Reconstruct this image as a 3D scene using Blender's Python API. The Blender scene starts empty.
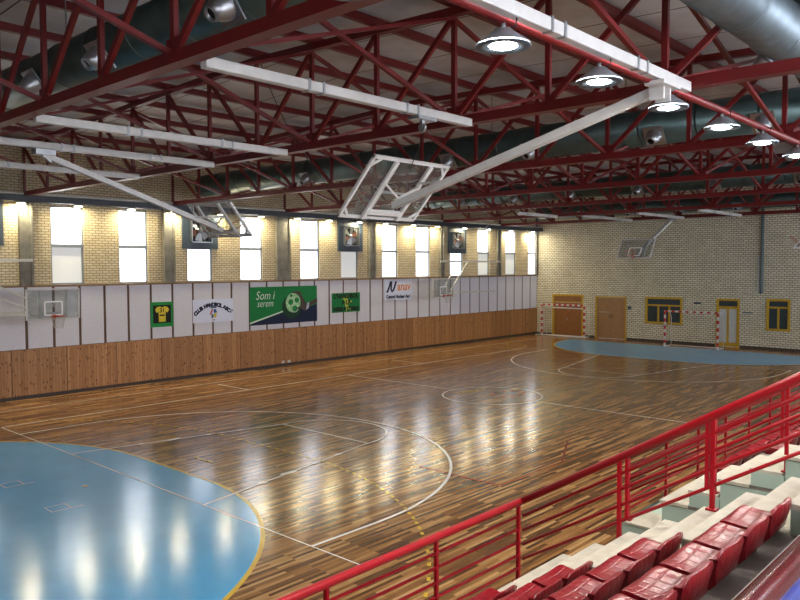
import bpy, bmesh, math, random
from mathutils import Vector, Matrix
random.seed(7)
SC = bpy.context.scene
COL = SC.collection
PI = math.pi

# ------------------------------------------------------------------ helpers
def lin(c):
    if isinstance(c, str):
        c = c.lstrip('#'); c = [int(c[i:i+2], 16)/255 for i in (0, 2, 4)]
    return tuple((x/12.92 if x <= .04045 else ((x+.055)/1.055)**2.4) for x in c)

def newmat(name):
    m = bpy.data.materials.new(name); m.use_nodes = True
    nt = m.node_tree; b = nt.nodes['Principled BSDF']
    return m, nt, b

def N(nt, typ, **kw):
    n = nt.nodes.new(typ)
    for k, v in kw.items():
        if k in n.bl_rna.properties: setattr(n, k, v)
        else: n.inputs[k].default_value = v
    return n

def L(nt, a, b): nt.links.new(a, b)

def ramp(nt, fac, stops):
    r = nt.nodes.new('ShaderNodeValToRGB')
    e = r.color_ramp.elements
    while len(e) < len(stops): e.new(.5)
    for i, (p, c) in enumerate(stops):
        e[i].position = p; e[i].color = (*lin(c), 1)
    L(nt, fac, r.inputs[0]); return r.outputs[0]

def coords(nt, swap=None, scale=(1, 1, 1), loc=(0, 0, 0)):
    """object coordinates, axes re-ordered by swap, then scaled"""
    t = nt.nodes.new('ShaderNodeTexCoord'); o = t.outputs['Object']
    if swap:
        s = nt.nodes.new('ShaderNodeSeparateXYZ'); L(nt, o, s.inputs[0])
        c = nt.nodes.new('ShaderNodeCombineXYZ')
        for i, a in enumerate(swap):
            if a in 'XYZ': L(nt, s.outputs['XYZ'.index(a)], c.inputs[i])
        o = c.outputs[0]
    mp = nt.nodes.new('ShaderNodeMapping'); mp.inputs['Scale'].default_value = scale; mp.inputs['Location'].default_value = loc
    L(nt, o, mp.inputs[0]); return mp.outputs[0]

def plain(name, col, rough=.5, metal=0, noise=.06, nscale=6, bump=0, bscale=60, coat=0, spec=.5):
    m, nt, b = newmat(name)
    v = coords(nt)
    n = N(nt, 'ShaderNodeTexNoise', Scale=nscale, Detail=4); L(nt, v, n.inputs['Vector'])
    c = lin(col)
    r = nt.nodes.new('ShaderNodeValToRGB')
    r.color_ramp.elements[0].position = .3; r.color_ramp.elements[1].position = .7
    r.color_ramp.elements[0].color = (*[x*(1-noise) for x in c], 1)
    r.color_ramp.elements[1].color = (*[min(1, x*(1+noise)) for x in c], 1)
    L(nt, n.outputs['Fac'], r.inputs[0]); L(nt, r.outputs[0], b.inputs['Base Color'])
    b.inputs['Roughness'].default_value = rough; b.inputs['Metallic'].default_value = metal
    b.inputs['Specular IOR Level'].default_value = spec
    if coat: b.inputs['Coat Weight'].default_value = coat; b.inputs['Coat Roughness'].default_value = .1
    if bump:
        n2 = N(nt, 'ShaderNodeTexNoise', Scale=bscale, Detail=3); L(nt, v, n2.inputs['Vector'])
        bp = N(nt, 'ShaderNodeBump', Strength=bump, Distance=.01); L(nt, n2.outputs['Fac'], bp.inputs['Height'])
        L(nt, bp.outputs[0], b.inputs['Normal'])
    return m

def emit(name, col, strength):
    m, nt, b = newmat(name)
    b.inputs['Base Color'].default_value = (*lin(col), 1)
    b.inputs['Emission Color'].default_value = (*lin(col), 1)
    b.inputs['Emission Strength'].default_value = strength
    return m

def brick(name, c1, c2, mortar, swap, bw=.25, bh=.095, ms=.012, dirt=.12):
    m, nt, b = newmat(name)
    v = coords(nt, swap)
    t = nt.nodes.new('ShaderNodeTexBrick')
    t.inputs['Scale'].default_value = 1
    t.inputs['Brick Width'].default_value = bw; t.inputs['Row Height'].default_value = bh
    t.inputs['Mortar Size'].default_value = ms; t.inputs['Mortar Smooth'].default_value = .2
    t.inputs['Color1'].default_value = (*lin(c1), 1); t.inputs['Color2'].default_value = (*lin(c2), 1)
    t.inputs['Mortar'].default_value = (*lin(mortar), 1)
    L(nt, v, t.inputs['Vector'])
    n = N(nt, 'ShaderNodeTexNoise', Scale=.9, Detail=5); L(nt, v, n.inputs['Vector'])
    mr = N(nt, 'ShaderNodeMapRange'); mr.inputs['From Min'].default_value = .3; mr.inputs['From Max'].default_value = .7
    mr.inputs['To Min'].default_value = 1-dirt; mr.inputs['To Max'].default_value = 1+dirt*.4
    L(nt, n.outputs['Fac'], mr.inputs[0])
    mx = N(nt, 'ShaderNodeMix', data_type='RGBA', blend_type='MULTIPLY'); mx.inputs['Factor'].default_value = 1
    L(nt, t.outputs['Color'], mx.inputs['A']); L(nt, mr.outputs[0], mx.inputs['B'])
    L(nt, mx.outputs['Result'], b.inputs['Base Color'])
    bp = N(nt, 'ShaderNodeBump', Strength=.6, Distance=.01, invert=True); L(nt, t.outputs['Fac'], bp.inputs['Height'])
    L(nt, bp.outputs[0], b.inputs['Normal'])
    b.inputs['Roughness'].default_value = .85
    return m

class MB:
    """collects shapes; build() links them as one mesh object"""
    def __init__(s): s.v = []; s.f = []; s.sm = []
    def add(s, vs, fs, smooth=False):
        o = len(s.v); s.v += [Vector(x) for x in vs]
        for f in fs: s.f.append([i+o for i in f]); s.sm.append(smooth)
        return s
    def box(s, a, b):
        x0, y0, z0 = [min(p, q) for p, q in zip(a, b)]; x1, y1, z1 = [max(p, q) for p, q in zip(a, b)]
        return s.add([(x0,y0,z0),(x1,y0,z0),(x1,y1,z0),(x0,y1,z0),(x0,y0,z1),(x1,y0,z1),(x1,y1,z1),(x0,y1,z1)],
              [(0,3,2,1),(4,5,6,7),(0,1,5,4),(1,2,6,5),(2,3,7,6),(3,0,4,7)])
    def bar(s, p, q, w, h=None, up=(0, 0, 1)):
        """rectangular bar from p to q: w across, h along 'up'"""
        h = h or w; p = Vector(p); q = Vector(q); d = (q-p).normalized(); u = Vector(up)
        if abs(d.dot(u)) > .98: u = Vector((0, 1, 0)) if abs(d.y) < .9 else Vector((1, 0, 0))
        r = d.cross(u).normalized(); u = r.cross(d).normalized()
        vs = [c + r*(a*w/2) + u*(b*h/2) for c in (p, q) for a, b in ((-1,-1),(1,-1),(1,1),(-1,1))]
        return s.add(vs, [(3,2,1,0),(4,5,6,7),(0,1,5,4),(1,2,6,5),(2,3,7,6),(3,0,4,7)])
    def tube(s, pts, r, n=10, cap=True, closed=False):
        pts = [Vector(p) for p in pts]; m = len(pts); rs = r if isinstance(r, (list, tuple)) else [r]*m
        vs = []; up = None
        for i, p in enumerate(pts):
            if closed: d = pts[(i+1) % m] - pts[i-1]
            else: d = pts[min(i+1, m-1)] - pts[max(i-1, 0)]
            d.normalize()
            if up is None:
                up = Vector((0, 0, 1)) if abs(d.z) < .9 else Vector((1, 0, 0))
            a = d.cross(up).normalized(); up = a.cross(d).normalized()
            for k in range(n):
                t = 2*PI*k/n; vs.append(p + (a*math.cos(t) + up*math.sin(t))*rs[i])
        fs = []
        for i in range(m if closed else m-1):
            j = (i+1) % m
            for k in range(n):
                k2 = (k+1) % n; fs.append((i*n+k, i*n+k2, j*n+k2, j*n+k))
        s.add(vs, fs, True)
        if cap and not closed:
            o = len(s.v)-len(vs)
            s.f.append([o+k for k in range(n)][::-1]); s.sm.append(False)
            s.f.append([o+(m-1)*n+k for k in range(n)]); s.sm.append(False)
        return s
    def cone(s, p, axis, prof, n=20, capa=False, capb=False):
        """lathe about axis from p: prof = [(distance, radius)...]"""
        d = Vector(axis).normalized(); u = Vector((0,0,1)) if abs(d.z) < .9 else Vector((1,0,0))
        a = d.cross(u).normalized(); b = a.cross(d)
        vs = []; p = Vector(p)
        for t, r in prof:
            for k in range(n):
                th = 2*PI*k/n; vs.append(p + d*t + (a*math.cos(th)+b*math.sin(th))*r)
        fs = [(i*n+k, i*n+(k+1) % n, (i+1)*n+(k+1) % n, (i+1)*n+k) for i in range(len(prof)-1) for k in range(n)]
        s.add(vs, fs, True); o = len(s.v)-len(vs)
        if capa: s.f.append([o+k for k in range(n)][::-1]); s.sm.append(False)
        if capb: s.f.append([o+(len(prof)-1)*n+k for k in range(n)]); s.sm.append(False)
        return s
    def poly(s, pts, mp, t=.003):
        """flat polygon with thickness t; mp(u, v, w) -> world"""
        n = len(pts)
        vs = [mp(u, v, 0) for u, v in pts] + [mp(u, v, t) for u, v in pts]
        fs = [list(range(n))[::-1], list(range(n, 2*n))] + [(i, (i+1) % n, n+(i+1) % n, n+i) for i in range(n)]
        return s.add(vs, fs)
    def mesh(s, me, mp):
        o = len(s.v)
        s.v += [Vector(mp(*v.co)) for v in me.vertices]
        for p in me.polygons: s.f.append([i+o for i in p.vertices]); s.sm.append(False)
        return s
    def build(s, name, mat, parent=None, bevel=0, seg=2, recalc=True):
        off = Vector((0, 0, 0)); q = parent
        while q: off += q.location; q = q.parent
        if parent is None:
            xs = [v.x for v in s.v]; ys = [v.y for v in s.v]; zs = [v.z for v in s.v]
            off = Vector(((min(xs)+max(xs))/2, (min(ys)+max(ys))/2, min(zs)))
        me = bpy.data.meshes.new(name)
        me.from_pydata([tuple(v-off) for v in s.v], [], s.f)
        me.polygons.foreach_set('use_smooth', s.sm)
        if recalc:
            bm = bmesh.new(); bm.from_mesh(me); bmesh.ops.recalc_face_normals(bm, faces=bm.faces); bm.to_mesh(me); bm.free()
        me.materials.append(mat)
        o = bpy.data.objects.new(name, me); COL.objects.link(o)
        if parent: o.parent = parent
        else: o.location = off
        if bevel:
            b = o.modifiers.new('bevel', 'BEVEL'); b.width = bevel; b.segments = seg; b.limit_method = 'ANGLE'; b.angle_limit = .7
        return o

def tag(o, label, cat, group=None):
    o['label'] = label; o['category'] = cat
    if group: o['group'] = group
    return o
def thing(name, label, cat, loc=(0, 0, 0), group=None):
    o = bpy.data.objects.new(name, None); COL.objects.link(o); o.location = loc; o.empty_display_size = .2
    return tag(o, label, cat, group)
def struct(o): o['kind'] = 'structure'; return o
def copy_tree(o, parent=None):
    c = o.copy(); COL.objects.link(c)
    if parent: c.parent = parent
    for ch in list(o.children): copy_tree(ch, c)
    return c
ORD = ['first','second','third','fourth','fifth','sixth','seventh','eighth','ninth','tenth','eleventh','twelfth','thirteenth','fourteenth',
 'fifteenth','sixteenth','seventeenth','eighteenth','nineteenth','twentieth','twenty-first','twenty-second','twenty-third','twenty-fourth',
 'twenty-fifth','twenty-sixth','twenty-seventh','twenty-eighth','twenty-ninth','thirtieth','thirty-first','thirty-second','thirty-third',
 'thirty-fourth','thirty-fifth','thirty-sixth','thirty-seventh','thirty-eighth','thirty-ninth','fortieth','forty-first','forty-second',
 'forty-third','forty-fourth','forty-fifth']
def text_mesh(s, size=1, shear=0, bold=0, extrude=.002, align='CENTER'):
    cu = bpy.data.curves.new('t', 'FONT'); cu.body = s; cu.size = size; cu.shear = shear; cu.offset = bold
    cu.extrude = extrude; cu.align_x = align; cu.align_y = 'CENTER'; cu.resolution_u = 3
    o = bpy.data.objects.new('t', cu); COL.objects.link(o)
    dg = bpy.context.evaluated_depsgraph_get()
    me = bpy.data.meshes.new_from_object(o.evaluated_get(dg))
    bpy.data.objects.remove(o); bpy.data.curves.remove(cu); return me

# ------------------------------------------------------------------ camera (solved from the court markings)
F, YAW, PITCH, ROLL = 746.05, math.radians(42.456), math.radians(-2.673), math.radians(-.151)
CAM = Vector((15.707, -22.117, 4.742))
fw = Vector((-math.sin(YAW)*math.cos(PITCH), math.cos(YAW)*math.cos(PITCH), math.sin(PITCH)))
rt = Vector((math.cos(YAW), math.sin(YAW), 0)); up = rt.cross(fw)
r2 = rt*math.cos(ROLL)+up*math.sin(ROLL); u2 = up*math.cos(ROLL)-rt*math.sin(ROLL)
cd = bpy.data.cameras.new('camera'); cam = bpy.data.objects.new('camera', cd); COL.objects.link(cam)
cam.matrix_world = Matrix(((r2.x, u2.x, -fw.x, CAM.x), (r2.y, u2.y, -fw.y, CAM.y), (r2.z, u2.z, -fw.z, CAM.z), (0, 0, 0, 1)))
cd.sensor_width = 36; cd.sensor_fit = 'HORIZONTAL'; cd.lens = F/800*36; cd.clip_start = .05; cd.clip_end = 200
SC.camera = cam

# ------------------------------------------------------------------ materials
def floor_material(name, wood=True):
    m, nt, b = newmat(name)
    v = coords(nt, 'YX0')
    t = nt.nodes.new('ShaderNodeTexBrick')
    t.inputs['Scale'].default_value = 1; t.inputs['Brick Width'].default_value = 1.1; t.inputs['Row Height'].default_value = .068
    t.inputs['Mortar Size'].default_value = .0015; t.offset = .37; t.offset_frequency = 3
    t.inputs['Color1'].default_value = (0, 0, 0, 1); t.inputs['Color2'].default_value = (1, 1, 1, 1); t.inputs['Mortar'].default_value = (.12, .12, .12, 1)
    L(nt, v, t.inputs['Vector'])
    mp = nt.nodes.new('ShaderNodeMapping'); mp.inputs['Scale'].default_value = (.9, 13.3, 1); L(nt, v, mp.inputs[0])
    n = N(nt, 'ShaderNodeTexNoise', Scale=1, Detail=3); L(nt, mp.outputs[0], n.inputs['Vector'])
    mp2 = nt.nodes.new('ShaderNodeMapping'); mp2.inputs['Scale'].default_value = (3, 60, 1); L(nt, v, mp2.inputs[0])
    g = N(nt, 'ShaderNodeTexNoise', Scale=1, Detail=2); L(nt, mp2.outputs[0], g.inputs['Vector'])
    a = N(nt, 'ShaderNodeMix', data_type='FLOAT'); a.inputs[0].default_value = .5
    L(nt, t.outputs['Color'], a.inputs[2]); L(nt, n.outputs['Fac'], a.inputs[3])
    a2 = N(nt, 'ShaderNodeMix', data_type='FLOAT'); a2.inputs[0].default_value = .18
    L(nt, a.outputs[0], a2.inputs[2]); L(nt, g.outputs['Fac'], a2.inputs[3])
    c = ramp(nt, a2.outputs[0], [(.2, '#3a251a'), (.40, '#68482d'), (.56, '#966b3f'), (.78, '#c09a6a')])
    L(nt, c, b.inputs['Base Color'])
    n2 = N(nt, 'ShaderNodeTexNoise', Scale=2.2, Detail=4); L(nt, v, n2.inputs['Vector'])
    mr = N(nt, 'ShaderNodeMapRange'); mr.inputs['To Min'].default_value = .13; mr.inputs['To Max'].default_value = .22
    L(nt, n2.outputs['Fac'], mr.inputs[0]); L(nt, mr.outputs[0], b.inputs['Roughness'])
    bp = N(nt, 'ShaderNodeBump', Strength=.012, Distance=.002)
    b.inputs['Specular IOR Level'].default_value = .4
    L(nt, n.outputs['Fac'], bp.inputs['Height']); L(nt, bp.outputs[0], b.inputs['Normal'])
    return m

def paint_material(name, col, rough=.2, wear=.12, ns=1.4):
    m, nt, b = newmat(name)
    v = coords(nt)
    n = N(nt, 'ShaderNodeTexNoise', Scale=ns, Detail=6); L(nt, v, n.inputs['Vector'])
    c = lin(col); r = nt.nodes.new('ShaderNodeValToRGB')
    r.color_ramp.elements[0].position = .3; r.color_ramp.elements[1].position = .7
    r.color_ramp.elements[0].color = (*[x*(1-wear) for x in c], 1); r.color_ramp.elements[1].color = (*[x*(1+wear) for x in c], 1)
    L(nt, n.outputs['Fac'], r.inputs[0]); L(nt, r.outputs[0], b.inputs['Base Color'])
    mp2 = nt.nodes.new('ShaderNodeMapping'); mp2.inputs['Scale'].default_value = (13.3, .9, 1); L(nt, v, mp2.inputs[0])
    g = N(nt, 'ShaderNodeTexNoise', Scale=1, Detail=3); L(nt, mp2.outputs[0], g.inputs['Vector'])
    bp = N(nt, 'ShaderNodeBump', Strength=.05, Distance=.002); L(nt, g.outputs['Fac'], bp.inputs['Height']); L(nt, bp.outputs[0], b.inputs['Normal'])
    b.inputs['Roughness'].default_value = rough
    return m

def wainscot_material(name):
    m, nt, b = newmat(name)
    v = coords(nt, 'YZ0')
    t = nt.nodes.new('ShaderNodeTexBrick'); t.offset = 0
    t.inputs['Scale'].default_value = 1; t.inputs['Brick Width'].default_value = .11; t.inputs['Row Height'].default_value = 3.2
    t.inputs['Mortar Size'].default_value = .004
    t.inputs['Color1'].default_value = (*lin('#b07c4a'), 1); t.inputs['Color2'].default_value = (*lin('#c99560'), 1); t.inputs['Mortar'].default_value = (*lin('#6e4628'), 1)
    L(nt, v, t.inputs['Vector'])
    p = nt.nodes.new('ShaderNodeTexBrick'); p.offset = 0
    p.inputs['Scale'].default_value = 1; p.inputs['Brick Width'].default_value = 1.93; p.inputs['Row Height'].default_value = 9
    p.inputs['Mortar Size'].default_value = .02
    p.inputs['Color1'].default_value = (.82, .8, .78, 1); p.inputs['Color2'].default_value = (1.06, 1.05, 1.03, 1); p.inputs['Mortar'].default_value = (.33, .3, .28, 1)
    L(nt, v, p.inputs['Vector'])
    mx = N(nt, 'ShaderNodeMix', data_type='RGBA', blend_type='MULTIPLY'); mx.inputs['Factor'].default_value = 1
    L(nt, t.outputs['Color'], mx.inputs['A']); L(nt, p.outputs['Color'], mx.inputs['B'])
    mp = nt.nodes.new('ShaderNodeMapping'); mp.inputs['Scale'].default_value = (9, 4.2, 1); L(nt, v, mp.inputs[0])
    vo = N(nt, 'ShaderNodeTexVoronoi', Scale=1.0); L(nt, mp.outputs[0], vo.inputs['Vector'])
    k = ramp(nt, vo.outputs['Distance'], [(.0, '#3a2010'), (.16, '#6a4226'), (.24, '#ffffff')])
    mx2 = N(nt, 'ShaderNodeMix', data_type='RGBA', blend_type='MULTIPLY'); mx2.inputs['Factor'].default_value = .8
    L(nt, mx.outputs['Result'], mx2.inputs['A']); L(nt, k, mx2.inputs['B'])
    mp3 = nt.nodes.new('ShaderNodeMapping'); mp3.inputs['Scale'].default_value = (40, 2.5, 1); L(nt, v, mp3.inputs[0])
    g = N(nt, 'ShaderNodeTexNoise', Scale=1, Detail=3); L(nt, mp3.outputs[0], g.inputs['Vector'])
    gr = ramp(nt, g.outputs['Fac'], [(.3, '#d2cabf'), (.7, '#ffffff')])
    mx3 = N(nt, 'ShaderNodeMix', data_type='RGBA', blend_type='MULTIPLY'); mx3.inputs['Factor'].default_value = .8
    L(nt, mx2.outputs['Result'], mx3.inputs['A']); L(nt, gr, mx3.inputs['B'])
    L(nt, mx3.outputs['Result'], b.inputs['Base Color']); b.inputs['Roughness'].default_value = .5
    return m

def ceiling_material(name):
    m, nt, b = newmat(name)
    v = coords(nt, 'YX0')
    t = nt.nodes.new('ShaderNodeTexBrick'); t.offset = 0
    t.inputs['Scale'].default_value = 1; t.inputs['Brick Width'].default_value = 2.0; t.inputs['Row Height'].default_value = 60
    t.inputs['Mortar Size'].default_value = .02
    t.inputs['Color1'].default_value = (*lin('#d2d6db'), 1); t.inputs['Color2'].default_value = (*lin('#dadee3'), 1); t.inputs['Mortar'].default_value = (*lin('#3a3836'), 1)
    L(nt, v, t.inputs['Vector'])
    n = N(nt, 'ShaderNodeTexNoise', Scale=.7, Detail=6); L(nt, v, n.inputs['Vector'])
    d = ramp(nt, n.outputs['Fac'], [(.3, '#c9c4bd'), (.6, '#ffffff')])
    mx = N(nt, 'ShaderNodeMix', data_type='RGBA', blend_type='MULTIPLY'); mx.inputs['Factor'].default_value = .9
    L(nt, t.outputs['Color'], mx.inputs['A']); L(nt, d, mx.inputs['B'])
    L(nt, mx.outputs['Result'], b.inputs['Base Color']); b.inputs['Roughness'].default_value = .55
    return m

def glass_material(name, tint='#dfe6e4', amount=.12):
    m, nt, b = newmat(name)
    out = nt.nodes['Material Output']
    tr = nt.nodes.new('ShaderNodeBsdfTransparent'); tr.inputs[0].default_value = (*lin(tint), 1)
    df = nt.nodes.new('ShaderNodeBsdfDiffuse'); df.inputs[0].default_value = (*lin('#b9b9b4'), 1)
    gl = nt.nodes.new('ShaderNodeBsdfGlossy'); gl.inputs['Roughness'].default_value = .08
    lw = N(nt, 'ShaderNodeLayerWeight', Blend=.5)
    pw = N(nt, 'ShaderNodeMath', operation='POWER'); pw.inputs[1].default_value = 4; L(nt, lw.outputs['Facing'], pw.inputs[0])
    sc = N(nt, 'ShaderNodeMapRange'); sc.inputs['To Min'].default_value = .04; sc.inputs['To Max'].default_value = .7; L(nt, pw.outputs[0], sc.inputs[0])
    n = N(nt, 'ShaderNodeTexNoise', Scale=4, Detail=5); L(nt, coords(nt), n.inputs['Vector'])
    mr = N(nt, 'ShaderNodeMapRange'); mr.inputs['From Min'].default_value = .3; mr.inputs['From Max'].default_value = .7
    mr.inputs['To Min'].default_value = amount*.5; mr.inputs['To Max'].default_value = amount*1.6; L(nt, n.outputs['Fac'], mr.inputs[0])
    m1 = nt.nodes.new('ShaderNodeMixShader'); L(nt, mr.outputs[0], m1.inputs[0]); L(nt, tr.outputs[0], m1.inputs[1]); L(nt, df.outputs[0], m1.inputs[2])
    m2 = nt.nodes.new('ShaderNodeMixShader'); L(nt, sc.outputs[0], m2.inputs[0]); L(nt, m1.outputs[0], m2.inputs[1]); L(nt, gl.outputs[0], m2.inputs[2])
    L(nt, m2.outputs[0], out.inputs['Surface'])
    return m

def seat_material(name):
    m, nt, b = newmat(name)
    v = coords(nt)
    b.inputs['Base Color'].default_value = (*lin('#a01722'), 1)
    n = N(nt, 'ShaderNodeTexNoise', Scale=9, Detail=3); L(nt, v, n.inputs['Vector'])
    c = ramp(nt, n.outputs['Fac'], [(.3, '#720b16'), (.7, '#860f1c')]); L(nt, c, b.inputs['Base Color'])
    t = nt.nodes.new('ShaderNodeTexBrick'); t.offset = 0
    t.inputs['Scale'].default_value = 1; t.inputs['Brick Width'].default_value = .085; t.inputs['Row Height'].default_value = .075
    t.inputs['Mortar Size'].default_value = .012; t.inputs['Mortar Smooth'].default_value = 1
    L(nt, v, t.inputs['Vector'])
    bp = N(nt, 'ShaderNodeBump', Strength=.4, Distance=.005, invert=True); L(nt, t.outputs['Fac'], bp.inputs['Height'])
    L(nt, bp.outputs[0], b.inputs['Normal'])
    b.inputs['Roughness'].default_value = .28; b.inputs['Specular IOR Level'].default_value = .35
    return m

M = dict(
 floor=floor_material('varnished parquet'),
 blue=paint_material('blue floor paint', '#55a8d8', .17, .07), white_line=paint_material('white line paint', '#f0ece4', .25, .05),
 yellow_line=paint_material('yellow line paint', '#c9a637', .25, .1), red_line=paint_material('red line paint', '#8a2f22', .25, .15),
 orange_red=paint_material('faded red floor paint', '#c4523a', .25, .25, 6), pale_yellow=paint_material('faded yellow floor paint', '#d2b53c', .25, .2, 6), slate=paint_material('faded blue floor paint', '#7a7f8c', .25, .3, 6),
 brick_left=brick('tan brick', '#dccfb2', '#cdbd9a', '#83725a', 'YZ0'),
 brick_far=brick('cream brick', '#e0d8c4', '#cfc6ac', '#6c6654', 'XZ0', .27, .12, .016),
 brick_far_y=brick('cream brick side', '#c8bea4', '#b6aa8c', '#6e6650', 'YZ0', .27, .12, .016),
 wainscot=wainscot_material('knotty pine boards'), ceiling=ceiling_material('roof sheeting'),
 batten=plain('dark stained batten', '#5b4030', .6), trim=plain('timber trim', '#7d6248', .55, noise=.15),
 panel=plain('white acoustic board', '#dadae2', .85, noise=.05, nscale=14, bump=.3, bscale=90),
 concrete=plain('grey concrete', '#7d7a72', .8, noise=.25, nscale=3, bump=.2), beam=plain('dark grey painted beam', '#39404a', .5, noise=.15),
 steel_blue=plain('blue grey steel panel', '#3c4856', .45, noise=.1), dark=plain('dark interior', '#14161a', .6),
 red=plain('red painted steel', '#681315', .42, noise=.12, nscale=3), rail=plain('red enamel rail', '#9a0c1a', .35, noise=.06, spec=.3),
 white=plain('white painted steel', '#c9c8c6', .4, noise=.06), alu=plain('aluminium', '#a9adb2', .35, .9, noise=.08), grey=plain('grey metal', '#878c90', .45, .5),
 galv=plain('galvanised duct', '#75828a', .48, .9, noise=.16, nscale=5),
 galv_dark=plain('galvanised duct tinted for dark reflections', '#4d5f5e', .42, .75, noise=.14, nscale=4),  # same galvanised steel, with its dark reflections put into the colour
 black=plain('black rubber', '#121212', .6), orange=plain('orange rim enamel', '#b83a20', .4), rope=plain('white rope', '#bdb8ad', .8), cable=plain('dark cable', '#1d1b1b', .6),
 glass=glass_material('scuffed clear board', '#eceff0', .07), reflector=plain('lamp reflector', '#8b9197', .4, .4),
 lamp=emit('lamp light', '#fffaf0', 400), spot=emit('spot light', '#fff0c4', 240),
 pane=emit('daylit pane', '#eef3ff', 2.1), fill_pane=emit('added fill light pane', '#f2f5ff', 12), frost=emit('daylit frosted pane', '#d6d8d6', .33),  # the strong side pane is an added, unseen fill light
 wframe=plain('aluminium window frame', '#7f868c', .45, .3),
 yellow=plain('yellow painted timber', '#b8921f', .6, noise=.08), door_wood=plain('oak veneer door', '#8a5a30', .5, noise=.15, nscale=5), door_pale=plain('pale oak door', '#96714a', .5, noise=.12, nscale=5),
 dglass=plain('dark glass', '#34434a', .15), wpanel=plain('frosted door panel', '#b9bcbc', .4),
 step=plain('cream stone tread', '#b3ab9a', .75, noise=.09, nscale=9, bump=.2), mint=plain('pale green render', '#9fb0a2', .8, noise=.07, nscale=2),
 walk=plain('grey brown concrete', '#7d746e', .75, noise=.18, nscale=5), seat=seat_material('red seat plastic'), lilac=plain('pale painted riser', '#9a9fb4', .7),
 base=plain('dark skirting', '#3b3430', .6), blue_rail=plain('blue enamel rail', '#22388f', .3, coat=.4), maroon=plain('maroon enamel rail', '#560c12', .22, spec=.25),
 pipe=plain('grey green pipe', '#5c6a6c', .5), wall_plain=plain('off white plaster', '#b9b3a4', .85),
 sign_white=plain('white banner vinyl', '#dde4f6', .85, noise=.02), sign_green=plain('green banner vinyl', '#0f7a3f', .85, noise=.04), ink_navy=plain('navy ink', '#14203f', .85), ink_black=plain('black ink', '#12140f', .85),
 ink_orange=plain('orange ink', '#dd8a4a', .85), ink_yellow=plain('yellow ink', '#d8c53a', .85), ink_white=plain('white ink', '#d9e4da', .85), frame_green=plain('green frame', '#1f8a45', .85),
 target=plain('bright white tape','#f4f4f2',.5), blade=plain('rusty fan blade','#7a4632',.5), ink_lime=plain('lime ink', '#b9c94a', .85), ball_green=plain('pale green ink', '#9ed29a', .85, noise=.3), hand=plain('dark brown ink', '#4d423c', .85, noise=.2), ink_red=plain('red ink', '#b5262b', .85), ink_blue=plain('blue ink', '#3c5fa8', .85), ink_slate=plain('slate ink', '#5d6c86', .85), shadow_green=plain('deep green ink', '#123c26', .85), band=plain('pale wristband ink', '#a9b4c8', .85),
)

W = -12.04          # face of the side wall
FY = 22.13          # face of the far wall
RX, NY = 18.6, -27  # hidden walls on the right and behind
RIDGE = 1.5
def topz(x): return 9.42 - .035*abs(x-RIDGE)

# ------------------------------------------------------------------ floor and court markings
fl = struct(MB().box((W-.4, NY-.3, -.3), (RX+.3, FY+.3, 0)).build('floor', M['floor']))
def ringstrip(pts, w, z=.004, closed=False):
    m = MB(); n = len(pts); vs = []
    for i, p in enumerate(pts):
        a = Vector(pts[i-1] if (i or closed) else pts[i]); b = Vector(pts[(i+1) % n] if (i < n-1 or closed) else pts[i])
        d = (b-a).normalized(); nn = Vector((-d.y, d.x))
        p = Vector(p); vs += [(*(p+nn*w/2), z), (*(p-nn*w/2), z)]
    fs = [(2*i, 2*i+1, 2*((i+1) % n)+1, 2*((i+1) % n)) for i in range(n if closed else n-1)]
    return m.add(vs, fs)
def arcpts(c, r, a0, a1, n=40): return [(c[0]+r*math.cos(math.radians(a0+(a1-a0)*i/n)), c[1]+r*math.sin(math.radians(a0+(a1-a0)*i/n))) for i in range(n+1)]
def line(a, b, w=.05, z=.012): return ringstrip([a, b], w, z)
def mark(mb, name, mat): return mb.build(name, mat, fl, recalc=False)

def goal_area(Y, s, X0, r=6.12):
    """outline of the rounded area, s = +1 opens towards +Y"""
    pts = arcpts((X0+1.5, Y), r, 0 if s > 0 else 0, 90*s) + arcpts((X0-1.5, Y), r, 90*s, 180*s)
    return pts
def fillpoly(pts, z): return MB().add([(x, y, z) for x, y in pts], [list(range(len(pts)))])
def up_faces(o):
    for p in o.data.polygons:
        if p.normal.z < 0: p.flip()
nearp = goal_area(-19.1, 1, 0); farp = goal_area(19.8, -1, -.6)
farfull = [(farp[0][0], 20.1)] + farp + [(farp[-1][0], 20.1)]
marks = []
for pts in (nearp, farfull): marks.append(mark(fillpoly(pts, .005), 'goal_area', M['blue']))
for pts in (nearp, farp): marks.append(mark(ringstrip(pts, .08, .009), 'goal_area_line', M['yellow_line']))
LX, LY = 7.61, 14.0
wl = []
wl.append(ringstrip([(-LX, -LY), (LX, -LY), (LX, LY), (-LX, LY)], .06, .012, True))
wl.append(line((-LX, 0), (-1.8, 0), .055, .012)); wl.append(line((1.8, 0), (LX, 0), .055, .012))
wl.append(ringstrip(arcpts((0, 0), 1.8, 0, 360, 64)[:-1], .06, .012, True))
for s in (1, -1):
    yb = -LY*s
    pts = [(6.25, yb)] + arcpts((0, yb+1.575*s), 6.25, 0, 180*s, 60) + [(-6.25, yb)]
    wl.append(ringstrip(pts, .065, .012))
    wl.append(ringstrip([(-3, yb), (-1.8, yb+5.8*s)] , .055, .012)); wl.append(ringstrip([(3, yb), (1.8, yb+5.8*s)], .055, .012))
    wl.append(line((-1.8, yb+5.8*s), (1.8, yb+5.8*s), .055, .012))
    wl.append(ringstrip(arcpts((0, yb+5.8*s), 1.8, 0, 180*s, 40), .055, .012))
    for sx in (1, -1):                                  # rebound places along the key
        for t, w_ in ((.3, .1), (.45, .35), (.62, .1), (.78, .1)):
            x = 3-1.2*t; wl.append(line((sx*x, yb+5.8*t*s-.06*s-w_*s/2), (sx*(x-.0), yb+5.8*t*s+w_*s/2), .14, .014))
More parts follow.
